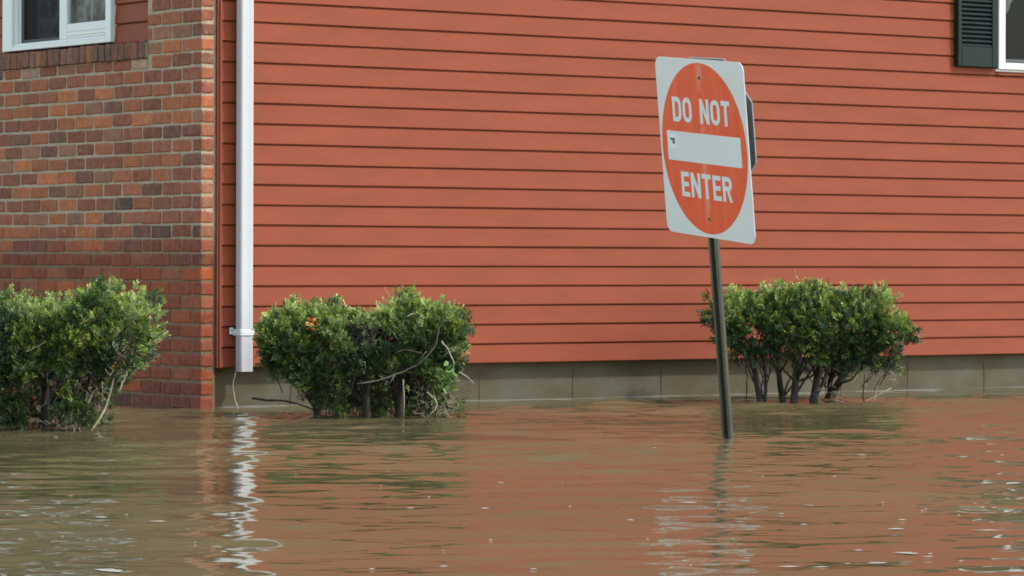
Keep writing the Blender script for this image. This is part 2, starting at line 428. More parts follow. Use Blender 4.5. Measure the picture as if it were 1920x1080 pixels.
# foundation
f = MB(); f.box((0.003, 0.055, -0.6), (LEN, 0.25, SB+0.01)); found = f.build('foundation', M['concrete'], house)
for px in (899, 1074, 1240, 1400, 1552, 1702, 1845, 1990, 722, 545):
    jb = MB(); u, _ = side(px, 700, 0.055); zt = SB*random.uniform(0.72, 0.86)
    n = 8; 
    for k in range(n):
        z0 = -0.1+(zt+0.1)*k/n; z1 = -0.1+(zt+0.1)*(k+1)/n; dx = random.uniform(-0.0015, 0.0015); ww = 0.0020 if k < n-1 else 0.005
        jb.box((u-ww+dx, 0.052, z0), (u+ww+dx, 0.0545, z1-0.0003))
    jb.build('joint', M['joint'], found)
sl = MB()  # meniscus highlight painted as a pale strip at the waterline
for k in range(160):
    u0 = 0.03+k*(LEN-0.05)/160; u1 = u0+(LEN-0.05)/160-0.0005
    z0 = 0.003+0.005*noise.noise(Vector((u0*2, 0, 0))); th = 0.004+0.004*noise.noise(Vector((u0*3, 7, 0)))
    if th > 0.0015: sl.box((u0, 0.0515, z0-0.01), (u1, 0.0542, z0+th*0.6))
sl.build('waterline_glint', M['glint'], found)

# brick veneer -------------------------------------------------------------
PAL = [((0.27, 0.105, 0.062), 5), ((0.22, 0.088, 0.058), 5), ((0.33, 0.125, 0.068), 3), ((0.40, 0.15, 0.065), 2.2), ((0.46, 0.18, 0.085), 0.8),
       ((0.17, 0.088, 0.068), 1.8), ((0.095, 0.068, 0.062), 0.45), ((0.28, 0.15, 0.10), 2.0), ((0.40, 0.30, 0.24), 0.3)]
def brick_col():
    c = random.choices([p[0] for p in PAL], [p[1] for p in PAL])[0]; k = random.uniform(0.85, 1.15)
    return (c[0]*k*1.02, c[1]*k*0.84, c[2]*k*0.72)
def brick(m, x0, x1, z0, z1, y0, mapf, col, depth=0.03, wrap=None):
    """one worn brick: a body with uneven rounded arrises; mapf(s, out, z)"""
    j = lambda a=0.0022: random.uniform(-a, a)
    e = random.uniform(0.004, 0.012); d = random.uniform(-0.001, 0.003)
    sx = [x0, x0+e, (x0+x1)/2, x1-e, x1]; z0 += random.uniform(-0.0025, 0.002); z1 += random.uniform(-0.002, 0.0025); sz = [z0, z0+e*0.7, z1-e*0.7, z1]
    V = []; sag = [j(0.0025) for _ in sx]
    for b, z in enumerate(sz):
        for a, s in enumerate(sx):
            edge = (a in (0, 4)) + (b in (0, 3))
            out = y0+d-(0.0035 if edge == 1 else 0.008 if edge == 2 else 0.0)+j(0.0008)
            if edge == 2:
                s += e*0.55*(1 if a == 0 else -1); z2 = z+e*0.42*(1 if b == 0 else -1)
            else: z2 = z
            V.append(mapf(s+j(0.001), out, z2+(j(0.0012) if b in (0, 3) else 0)+sag[a]*0.5))
    Fs = []
    for b in range(3):
        for a in range(4): i = b*5+a; Fs.append((i, i+1, i+6, i+5))
    # skirt back into the mortar
    n = len(V)
    rim = [0, 1, 2, 3, 4, 9, 14, 19, 18, 17, 16, 15, 10, 5]
    pts = []
    for r in rim:
        a, b = r % 5, r//5; V.append(mapf(sx[a], y0-depth, sz[b])); pts.append(len(V)-1)
    for i in range(len(rim)):
        i2 = (i+1) % len(rim); Fs.append((rim[i], pts[i], pts[i2], rim[i2]))
    m.add(V, Fs, col)
CO = 0.0738; BL = 0.2025; MT = 0.0130
XF = -0.088                            # the plane of the brick front
WZ0 = -0.5
z_line = 0.0-CO*7 - 0.012              # a bed joint, lowest course below the water
SILL_Y1, _ = front(276, 90, XF)        # inner end of the window sill
SILL_YL = 3.9
sill_top = front(100, 92, XF)[1]; sill_bot = front(100, 124, XF)[1]
mapF = lambda s, o, z: (XF-o, s, z)    # front wall: s runs left into the picture's left
mapR = lambda s, o, z: (s, -o, z)      # the return by the siding
bm_ = MB(); rows = int((TOP-z_line)/CO)
for i in range(rows):
    z0 = z_line+i*CO+MT*0.5; z1 = z_line+(i+1)*CO-MT*0.5
    s = 0.0; first = BL/2 if i % 2 else BL
    colr = brick_col(); start = True
    wall_end = SILL_YL
    while s < wall_end:
        ln = first if start else BL
        ln *= 1.0 if start else random.uniform(0.97, 1.03)
        e = s+ln-MT*random.uniform(0.7, 1.2)
        full = z1 < sill_bot+0.004
        if full or s < SILL_Y1-0.02:
            ee = e if full else min(e, SILL_Y1-0.004)
            zz1 = z1
            if not full and e > SILL_Y1+0.03 and z0 < sill_bot-0.02:
                brick(bm_, SILL_Y1+0.004, e, z0, sill_bot-0.006, 0.0, mapF, brick_col())
            if ee-s > 0.03: brick(bm_, s+(0.0015 if start else 0), ee, z0, zz1, 0.0, mapF, colr if start else brick_col())
        elif z0 < sill_bot-0.02 and s > SILL_Y1:
            brick(bm_, s, e, z0, sill_bot-0.006, 0.0, mapF, brick_col())
        s += ln; start = False
    # end of the corner brick seen on the return
    brick(bm_, XF+0.0015, -0.010+random.uniform(-0.004, 0.002), z0+random.uniform(-0.001, 0.003), z1-random.uniform(0, 0.004), 0.0, mapR,
          tuple(c*1.06 for c in colr) if random.random() < 0.6 else brick_col())
brick_wall = bm_.build('brick_wall', M['brick'], house, color=True)
mo = MB()
def slab(m, mapf, s0, s1, z0, z1, out, back, ds=0.03, amp=0.0016):
    ns = max(1, int((s1-s0)/ds)); nz = max(1, int((z1-z0)/ds)); V = []; Fs = []
    for b in range(nz+1):
        for a in range(ns+1):
            s = s0+(s1-s0)*a/ns; z = z0+(z1-z0)*b/nz
            V.append(mapf(s, out+amp*noise.noise(Vector((s*30, z*30, 3))), z))
    for b in range(nz):
        for a in range(ns): i = b*(ns+1)+a; Fs.append((i, i+1, i+ns+2, i+ns+1))
    m.add(V, Fs)
slab(mo, mapF, 0.002, SILL_YL, WZ0, sill_bot-0.001, -0.0040, 0)
slab(mo, mapF, 0.002, SILL_Y1-0.002, sill_bot-0.001, TOP, -0.0040, 0)
slab(mo, mapR, XF+0.004, 0.0, WZ0, TOP, -0.0040, 0)
# the solid core the bricks are bedded in
mo.box((XF+0.02, 0.02, WZ0), (-0.002, SILL_Y1-0.003, TOP)); mo.box((XF+0.02, SILL_Y1-0.003, WZ0), (-0.002, SILL_YL, sill_bot-0.002))
mo.build('mortar', M['mortar'], brick_wall)
# soldier sill
sm = MB(); s = SILL_Y1
while s < SILL_YL-0.1:
    ln = random.choice((0.066, 0.070, 0.074))
    c = brick_col(); c = (c[0]*0.72+0.01, c[1]*0.85+0.01, c[2]*0.9+0.01)
    brick(sm, s+0.003, s+ln-0.004, sill_bot, sill_top-0.004+random.uniform(-0.003, 0.001), 0.018+random.uniform(-0.003, 0.003), mapF, c, depth=0.10)
    s += ln
sill = sm.build('window_sill', M['brick'], house, color=True)
smm = MB(); smm.box((XF-0.010, SILL_Y1+0.001, sill_bot+0.004), (0.0, SILL_YL, sill_top-0.012)); smm.build('mortar', M['mortar'], sill)
# siding above the sill, set back behind the brick
siding(SILL_Y1-0.10, SILL_YL, sill_top+0.002, TOP, lambda s, o, z: (XF+0.040-o, s, z), 'siding', seed=50,
       hole=(front(207, 80, XF+0.005)[0]+0.015, front(4, 97, XF+0.005)[0]-0.015, 0.0))

# left window --------------------------------------------------------------
def window_left():
    xf = XF+0.005                        # the frame's outer face, proud of the siding
    yr, zb_r = front(207, 80, xf); yl, zb_l = front(4, 97, xf)
    zb = 0.5*(zb_r+zb_l); zt = zb+1.15
    fr = MB()
    y_open_r, _ = front(197, 70, xf); y_open_l, _ = front(22, 70, xf)
    zo = front(100, 80, xf)[1]
    fr.box((xf, yr, zb), (xf+0.06, y_open_r, zt), bev=0.003)
    fr.box((xf, y_open_l, zb), (xf+0.06, yl, zt), bev=0.003)
    fr.box((xf+0.0005, y_open_r+0.0005, zb), (xf+0.06, y_open_l-0.0005, zo), bev=0.003)
    fr.box((xf+0.0005, y_open_r+0.0005, zt-0.05), (xf+0.06, y_open_l-0.0005, zt), bev=0.003)
    # stepped inner ledges
    fr.box((xf+0.012, y_open_r+0.001, zo+0.0005), (xf+0.06, y_open_l-0.001, zo+0.014), bev=0.002)
    fr.box((xf+0.016, y_open_l-0.030, zo+0.015), (xf+0.06, y_open_l-0.0005, zt-0.051), bev=0.003)
    fr.box((xf+0.030, y_open_l-0.046, zo+0.015), (xf+0.06, y_open_l-0.0305, zt-0.051), bev=0.003)
    win = fr.build('window', M['white'], house)
    # the sliding sash on the right
    ym, _ = front(113, 60, xf+0.02); ym2, _ = front(127, 60, xf+0.02)
    zg = front(160, 41, xf+0.02)[1]
    s = MB()
    x = xf+0.014
    s.box((x, ym2, zo+0.0145), (x+0.03, ym, zt-0.055), bev=0.002)
    s.box((x+0.0005, y_open_r+0.001, zo+0.0145), (x+0.03, ym2-0.0005, zg-0.002), bev=0.003)
    s.box((x-0.004, y_open_r+0.001, zo+0.030), (x+0.0, ym2+0.0, zo+0.036), bev=0.001)
    s.box((x-0.003, y_open_r+0.001, zo+0.052), (x+0.0, ym2+0.0, zo+0.056), bev=0.001)
    s.box((x+0.0005, y_open_r+0.001, zt-0.10), (x+0.03, ym2-0.0005, zt-0.0555), bev=0.002)
    s.box((x+0.002, y_open_r+0.001, zg-0.001), (x+0.03, y_open_r+0.016, zt-0.1005))
    s.build('sash', M['white'], win)
    g = MB(); g.box((x+0.016, y_open_r+0.0165, zg-0.001), (x+0.019, ym2-0.001, zt-0.101))
    g.build('glass', M['glass'], win)
    sc = MB(); xs = xf+0.035
    sc.box((xs, ym+0.001, zo+0.0145), (xs+0.012, y_open_l-0.047, zo+0.034), bev=0.002)
    sc.box((xs, y_open_l-0.075, zo+0.0345), (xs+0.012, y_open_l-0.047, zt-0.056), bev=0.002)
    sc.build('screen_frame', M['screen'], win)
    g2 = MB(); g2.box((xs+0.013, ym+0.001, zo+0.02), (xs+0.016, y_open_l-0.047, zt-0.056)); g2.build('screen_mesh', M['mesh'], win)
    r = MB()
    r.add([(0.5, yr-0.2, zb-0.2), (0.5, yl+0.4, zb-0.2), (0.5, yl+0.4, zt), (0.5, yr-0.2, zt)], [(0, 1, 2, 3)])
    # curtain hanging in folds
    c = MB(); V = []; n = 50
    y0c, _ = front(80, 60, 0.05); y1c = yr-0.05
    for k in range(n+1):
        yy = y1c+(y0c-y1c)*k/n; xx = 0.012+0.018*math.sin(k*0.9)+0.01*math.sin(k*2.3)
        V += [(xx, yy, zb+0.02), (xx, yy, zt)]
    c.add(V, [(2*k, 2*k+2, 2*k+3, 2*k+1) for k in range(n)])
    c.build('curtain', M['curtain'], win, smooth=True)
    r.build('room_wall', M['dark'], house)
window_left()

# right window and shutter ---------------------------------------------------
def window_right():
    yf = -0.035
    u0, zb = side(1873, 130, yf); u1, zo = side(1886, 114, yf); W = 1.0; zt = zb+1.15
    m = MB()
    m.box((u0, yf, zb), (u1, 0.02, zt), bev=0.004)
    m.box((u1+0.0005, yf+0.0005, zb), (u0+W-0.05, 0.02, zo-0.012), bev=0.004)
    m.box((u0+W-0.0495, yf, zb), (u0+W, 0.02, zt), bev=0.004)
    m.box((u1+0.0005, yf+0.0005, zt-0.06), (u0+W-0.05, 0.02, zt), bev=0.004)
    m.box((u0-0.012, -0.022, zb-0.012), (u0+W+0.01, 0.02, zb-0.0005), bev=0.002)
    win = m.build('window', M['white'], house)
    s = MB(); s.box((u1+0.0005, yf+0.014, zo-0.0115), (u0+W-0.05, 0.0, zo+0.012), bev=0.003)
    s.build('sash', M['signback'], win)
    g = MB(); g.box((u1+0.0005, -0.006, zo+0.0125), (u0+W-0.05, -0.003, zt-0.061)); g.build('glass', M['glass'], win)
    # tied back curtain: a slanted hem
    c = MB(); V = []; n = 24
    for k in range(n+1):
        u = u1-0.02+0.30*k/n; y = 0.022+0.008*math.sin(k*1.5)
        zh = zo+0.20+1.55*(u-u1-0.0)
        V += [(u, y, min(zh, zt)), (u, y, zt)]
    c.add(V, [(2*k, 2*k+2, 2*k+3, 2*k+1) for k in range(n)]); c.build('curtain', M['curtain_grey'], win, smooth=True)
    r = MB(); r.add([(u0-0.2, 0.3, zb-0.2), (u0+W+0.3, 0.3, zb-0.2), (u0+W+0.3, 0.3, zt), (u0-0.2, 0.3, zt)], [(0, 1, 2, 3)])
    r.build('room_wall', M['dark'], house)
    # shutter
    ys = -0.046
    a0, sb = side(1797, 124, ys); a1, _ = side(1871.5, 124, ys); l0, lb = side(1804, 86, ys); l1, _ = side(1861, 86, ys)
    st = sb+1.12
    m = MB()
    m.box((a0, ys, sb), (l0, -0.002, st), bev=0.004); m.box((l1, ys, sb), (a1, -0.002, st), bev=0.004)
    m.box((l0+0.0004, ys+0.0006, sb), (l1-0.0004, -0.002, lb-0.002), bev=0.004)
    m.box((l0+0.0004, ys+0.0006, st-0.09), (l1-0.0004, -0.002, st), bev=0.004)
    m.box((l0+0.0004, -0.018, lb-0.001), (l1-0.0004, -0.002, st-0.091))
    sh = m.build('shutter', M['green'], house)
    lv = MB(); z = lb+0.002; d = 0.0268
    while z < st-0.12:
        lv.add([(l0+0.001, ys+0.004, z), (l1-0.001, ys+0.004, z), (l1-0.001, ys+0.004, z+0.004), (l0+0.001, ys+0.004, z+0.004),
                (l0+0.001, -0.019, z+d*0.9), (l1-0.001, -0.019, z+d*0.9), (l0+0.001, -0.019, z+0.004), (l1-0.001, -0.019, z+0.004)],
               [(0, 1, 2, 3), (3, 2, 5, 4), (0, 6, 7, 1)])
        z += d
    lv.build('louver', M['green'], sh)
window_right()

# downspout ------------------------------------------------------------------
def downspout():
    yb, yf = -0.030, -0.084            # back and front of the pipe
    u0 = side(451.5, 600, yf)[0]; u1 = side(475.3, 600, yf)[0]
    zb = side(460, 697, yf)[1]
    m = MB(); c = 0.006; prof = []
    # corrugated rectangular section
    def pt(u, y): prof.append((u, y))
    ux = [u0+c, u0+0.02, u0+0.026, u1-0.026, u1-0.02, u1-c]
    pt(u0, yf+c); pt(ux[0], yf); pt(ux[1], yf); pt(ux[2], yf+0.0012); pt(ux[3], yf+0.0012); pt(ux[4], yf); pt(ux[5], yf); pt(u1, yf+c)
    pt(u1, yb-c); pt(u1-c, yb); pt(u0+c, yb); pt(u0, yb-c)
    n = len(prof); V = []; zs = [zb, zb+0.001, zb+0.08, zb+0.5, zb+1.2, zb+1.202, TOP]
    for z in zs: V += [(u, y, z) for u, y in prof]
    k = len(zs)
    Fs = [(r*n+i, r*n+(i+1) % n, (r+1)*n+(i+1) % n, (r+1)*n+i) for r in range(k-1) for i in range(n)]
    m.add(V, Fs)
    # the inside of the open end
    V2 = [((u-(u0+u1)/2)*0.95+(u0+u1)/2, (y-(yb+yf)/2)*0.95+(yb+yf)/2, z) for z in (zb, zb+0.12) for u, y in prof]
    m.add(V2, [(i, n+i, n+(i+1) % n, (i+1) % n) for i in range(n)])
    m.add(V[:n]+V2[:n], [(i, n+i, n+(i+1) % n, (i+1) % n) for i in range(n)])
    d = m.build('downspout', M['pipe'], house)
    # strap
    b = MB()
    zs0 = side(460, 622, yf)[1]; hh = 0.020; e = 0.0025
    ul = side(430, 620, -0.016)[0]
    b.box((ul, -0.020, zs0-0.015), (u0-0.004, -0.016, zs0+0.021), bev=0.0015)
    b.box((u0-0.0045, yf-e, zs0-hh), (u0-0.0005, -0.0155, zs0+hh*0.6), bev=0.0012)
    for q, (za, zb2) in enumerate(((-hh, -0.009), (-0.0085, 0.002), (0.0025, 0.012))):
        b.box((u0-0.0005, yf-0.0045-0.001*(q % 2), zs0+za), (u1+0.004, yf-0.0006, zs0+zb2), bev=0.002)
    b.box((u1+0.0005, yf-0.0004, zs0-hh), (u1+0.004, -0.016, zs0+0.012), bev=0.001)
    st = b.build('strap', M['white'], d)
    s = MB(); s.tube([(ul+0.012, -0.020, zs0+0.006), (ul+0.012, -0.023, zs0+0.006)], 0.004, 8); s.build('screw', M['bolt'], d)
downspout()

# eaves and roof (above the frame, lifted with the walls to keep sky reflections out)
r = MB()
r.box((-0.5, -0.45, TOP+0.001), (LEN+0.4, 7.5, TOP+0.03)); r.box((-0.53, -0.48, TOP+0.02), (-0.501, 7.5, TOP+0.20)); r.box((-0.5, -0.48, TOP+0.02), (LEN+0.4, -0.451, TOP+0.20))
r.build('soffit', M['white'], house)
r = MB(); e0 = TOP+0.21
r.add([(-0.55, -0.5, e0), (LEN+0.45, -0.5, e0), (LEN+0.45, 7.5, e0), (-0.55, 7.5, e0), (3.0, 3.5, e0+1.5), (LEN-3, 3.5, e0+1.5)],
      [(0, 1, 5, 4), (1, 2, 5), (2, 3, 4, 5), (3, 0, 4), (3, 2, 1, 0)])
r.build('roof', M['roof'], house)
# unseen rest of the shell, so that the house is solid from a step to the side
b = MB(); b.add([(LEN, 0.0, -0.5), (LEN, 7, -0.5), (LEN, 7, TOP), (LEN, 0, TOP), (0.0, 7, -0.5), (0, 7, TOP)], [(0, 1, 2, 3), (1, 4, 5, 2)])
b.add([(0.001, SILL_YL, -0.5), (0.001, 7, -0.5), (0.001, 7, TOP), (0.001, SILL_YL, TOP)], [(0, 1, 2, 3)])
b.build('rear_wall', M['siding'], house)

# ------------------------------------------------------------------ traffic sign
rx = Vector((0.444, -0.895, -0.084)).normalized(); uz = Vector((-0.084, -0.130, 0.987))
uz = (uz - rx*uz.dot(rx)).normalized(); fy = uz.cross(rx)
SBASE = base(1362, 823)
SM = Matrix(((rx.x, fy.x, uz.x, SBASE.x), (rx.y, fy.y, uz.y, SBASE.y), (rx.z, fy.z, uz.z, SBASE.z), (0, 0, 0, 1)))
sign = empty('traffic_sign', mat=SM)
tag(sign, 'square white sign with faded red disc reading DO NOT ENTER on leaning post', 'road sign')
SC = 1.254; HW = 0.381
# hat-section post
m = MB()
prof = [(-0.034, 0.0), (-0.018, 0.0), (-0.012, 0.020), (0.012, 0.020), (0.018, 0.0), (0.034, 0.0),
        (0.034, 0.006), (0.0225, 0.006), (0.0155, 0.027), (-0.0155, 0.027), (-0.0225, 0.006), (-0.034, 0.006)]
V = []; zs = [-0.45]+[0.1*i for i in range(0, 16)]+[SC+0.36]
for z in zs:
    V += [(x, y, z) for x, y in prof]
n = len(prof)
m.add(V, [(k*n+i, k*n+(i+1) % n, (k+1)*n+(i+1) % n, (k+1)*n+i) for k in range(len(zs)-1) for i in range(n)]+[tuple(range(n))[::-1], tuple((len(zs)-1)*n+i for i in range(n))])
post = m.build('post', M['post'], sign)

def rrect(w, h, r, n=8):
    pts = []
    for cx, cz, a0 in ((w-r, h-r, 0), (-w+r, h-r, 90), (-w+r, -h+r, 180), (w-r, -h+r, 270)):
        for k in range(n+1):
            a = R(a0+90*k/n); pts.append((cx+r*math.cos(a), cz+r*math.sin(a)))
    return pts
def plate(m, pts, y0, y1, zc=0, xc=0):
    n = len(pts)
    V = [(x+xc, y0, z+zc) for x, z in pts]+[(x+xc, y1, z+zc) for x, z in pts]
    m.add(V, [tuple(range(n))[::-1], tuple(range(n, 2*n))]+[(i, (i+1) % n, n+(i+1) % n, n+i) for i in range(n)])
m = MB(); plate(m, rrect(HW, HW, 0.042), -0.0052, -0.0022)
pl = m.build('sign_plate', M['signwhite'], sign); pl.location = (0, 0, SC)
# disc, with the white bar left open in it by being laid over it
m = MB(); RD = 0.366
plate(m, [(RD*math.cos(2*math.pi*k/96), RD*math.sin(2*math.pi*k/96)) for k in range(96)], -0.0059, -0.0053)
m.build('disc', M['red'], pl)
m = MB(); plate(m, rrect(0.318, 0.0635, 0.003, 2), -0.0066, -0.0060)
m.build('bar', M['signwhite'], pl)
# letters
def ring(m, outer, inner, y):
    n = len(outer); V = [(x, y, z) for x, z in outer]+[(x, y, z) for x, z in inner]
    m.add(V, [(i, n+i, n+(i+1) % n, (i+1) % n) for i in range(n)])
def open_ring(m, outer, inner, y):
    n = len(outer); V = [(x, y, z) for x, z in outer]+[(x, y, z) for x, z in inner]
    m.add(V, [(i, n+i, n+i+1, i+1) for i in range(n-1)])
def quad(m, pts, y): m.add([(x, y, z) for x, z in pts], [tuple(range(len(pts)))])
def letter(m, ch, x, z, w, h, t, y):
    tv = t*0.86
    rc = lambda a, b, c, d: quad(m, [(x+a, z+b), (x+c, z+b), (x+c, z+d), (x+a, z+d)], y)
    if ch == 'O':
        o = [(x+w/2+px, z+h/2+pz) for px, pz in rrect(w/2, h/2, w*0.47)]
        i = [(x+w/2+px, z+h/2+pz) for px, pz in rrect(w/2-t, h/2-tv, max(w*0.47-t, 0.004))]
        ring(m, o, i, y)
    elif ch == 'D':
        rc(0, 0, t, h)
        def d_out(w_, h_, off):
            r = min(w_*0.62, h_/2); pts = [(x+t, z+h-off)]
            for k in range(9): a = R(90-90*k/8); pts.append((x+t+w_-r+r*math.cos(a), z+h-off-r+r*math.sin(a)))
            for k in range(9): a = R(-90*k/8); pts.append((x+t+w_-r+r*math.cos(a), z+off+r+r*math.sin(a)))
            pts.append((x+t, z+off)); return pts
        open_ring(m, d_out(w-t, h, 0), d_out(w-2*t, h-2*tv, tv), y)
    elif ch == 'N':
        rc(0, 0, t, h); rc(w-t, 0, w, h)
        d = h*0.42; quad(m, [(x+t, z+h), (x+t, z+h-d), (x+w-t, z), (x+w-t, z+d)], y)
    elif ch == 'T':
        rc(0, h-tv, w, h); rc(w/2-t/2, 0, w/2+t/2, h-tv)
    elif ch == 'E':
        rc(0, 0, t, h); rc(t, 0, w, tv); rc(t, h-tv, w, h); rc(t, h/2-tv/2, w*0.92, h/2+tv/2)
    elif ch == 'R':
        rc(0, 0, t, h); hb = h*0.56
        def b_out(w_, lo, hi):
            r = (hi-lo)/2; pts = [(x+t, z+hi)]
            for k in range(13): a = R(90-180*k/12); pts.append((x+t+w_-min(r, w_)+min(r, w_)*math.cos(a), z+(lo+hi)/2+r*math.sin(a)))
            pts.append((x+t, z+lo)); return pts
        open_ring(m, b_out(w-t, h-hb, h), b_out(w-2*t, h-hb+tv, h-tv), y)
        quad(m, [(x+w*0.42, z+h-hb), (x+w*0.42+t, z+h-hb), (x+w, z), (x+w-t*1.05, z)], y)
def word(txt, x0, z0, h, widths, gap, space=0.04):
    x = x0
    for ch in txt:
        if ch == ' ': x += space; continue
        m = MB(); w = widths[ch]; letter(m, ch, x, z0, w, h, 0.0230, -0.0064)
        m.build('letter', M['signwhite'], pl); x += w+gap
LH = 0.107
wd = {'D': 0.083, 'O': 0.084, 'N': 0.083, 'T': 0.078, 'E': 0.070, 'R': 0.080}
tot = sum(wd[c] for c in 'DONOT')+3*0.014+0.048+0.0
word('DO NOT', -0.252, 0.106, LH, {'D': 0.077, 'O': 0.079, 'N': 0.079, 'T': 0.073}, 0.013, 0.058)
wd2 = dict(wd); te = sum(wd2[c] for c in 'ENTER')+4*0.014
word('ENTER', -te/2, -0.216, LH, wd2, 0.014)
# sticker at the left end of the bar
m = MB(); plate(m, rrect(0.033, 0.030, 0.005, 3), -0.0070, -0.0067, 0.020, -0.268); stk = m.build('sticker', M['sticker'], pl)
m = MB()
for a in ((-0.289, 0.022, -0.284, 0.029), (-0.2835, 0.026, -0.272, 0.031), (-0.270, 0.012, -0.266, 0.030), (-0.2655, 0.026, -0.250, 0.031), (-0.2655, 0.017, -0.252, 0.0215), (-0.257, 0.010, -0.251, 0.0165), (-0.2655, 0.008, -0.258, 0.0115)):
    e = 0.0014; quad(m, [(a[0]-e, a[1]-e), (a[2]+e*0.4, a[1]-e), (a[2]+e*0.4, a[3]+e), (a[0]-e, a[3]+e)], -0.0073-0.00006*abs(a[0]+a[1])*10)
stk_ink = m.build('print', M['ink'], pl)
for z in (0.302, -0.302):
    m = MB(); m.tube([(0, -0.0060, z), (0, -0.0085, z)], 0.0085, 12); m.tube([(0, -0.0085, z), (0, -0.013, z)], 0.0052, 6)
    m.build('bolt', M['bolt'], pl)
# octagonal plate bolted to the back of the post
m = MB(); ro = 0.305/math.cos(R(22.5))
octp = [(ro*math.cos(R(22.5+45*k)), ro*math.sin(R(22.5+45*k))) for k in range(8)]
plate(m, octp, 0.0285, 0.0315)
op = m.build('octagonal_plate', M['signback'], sign); op.location = (-0.016, 0.020, SC+0.074); op.rotation_euler = (0, 0, R(6))
m = MB(); plate(m, [(x*0.995, z*0.995) for x, z in octp], 0.0318, 0.0328)
m.build('face_sheet', mat('octagon_red', (0.5, 0.03, 0.03), 0.4), op)
m = MB()                              # bright worn edge of the aluminium
for k in range(8):
    a, b = octp[k], octp[(k+1) % 8]
    m.tube([(a[0], 0.030, a[1]), (b[0], 0.030, b[1])], 0.0026, 5)
m.build('rim', M['rim'], op)

# ------------------------------------------------------------------ shrubs
def inside(poly, x, y):
    c = False; n = len(poly); j = n-1
    for i in range(n):
        xi, yi = poly[i]; xj, yj = poly[j]
        if (yi > y) != (yj > y) and x < (xj-xi)*(y-yi)/(yj-yi)+xi: c = not c
        j = i
    return c
def edge_dist(poly, x, y):
    best = 1e9; bx = by = 0; n = len(poly)
    for i in range(n):
        x0, y0 = poly[i]; x1, y1 = poly[(i+1) % n]; dx, dy = x1-x0, y1-y0
        t = max(0, min(1, ((x-x0)*dx+(y-y0)*dy)/(dx*dx+dy*dy+1e-9)))
        qx, qy = x0+t*dx, y0+t*dy; d = math.hypot(x-qx, y-qy)
        if d < best: best, bx, by = d, qx, qy
    return best, bx, by
LEAFC = [(0.028, 0.056, 0.018), (0.050, 0.086, 0.022), (0.016, 0.036, 0.018), (0.125, 0.175, 0.036), (0.18, 0.235, 0.085)]
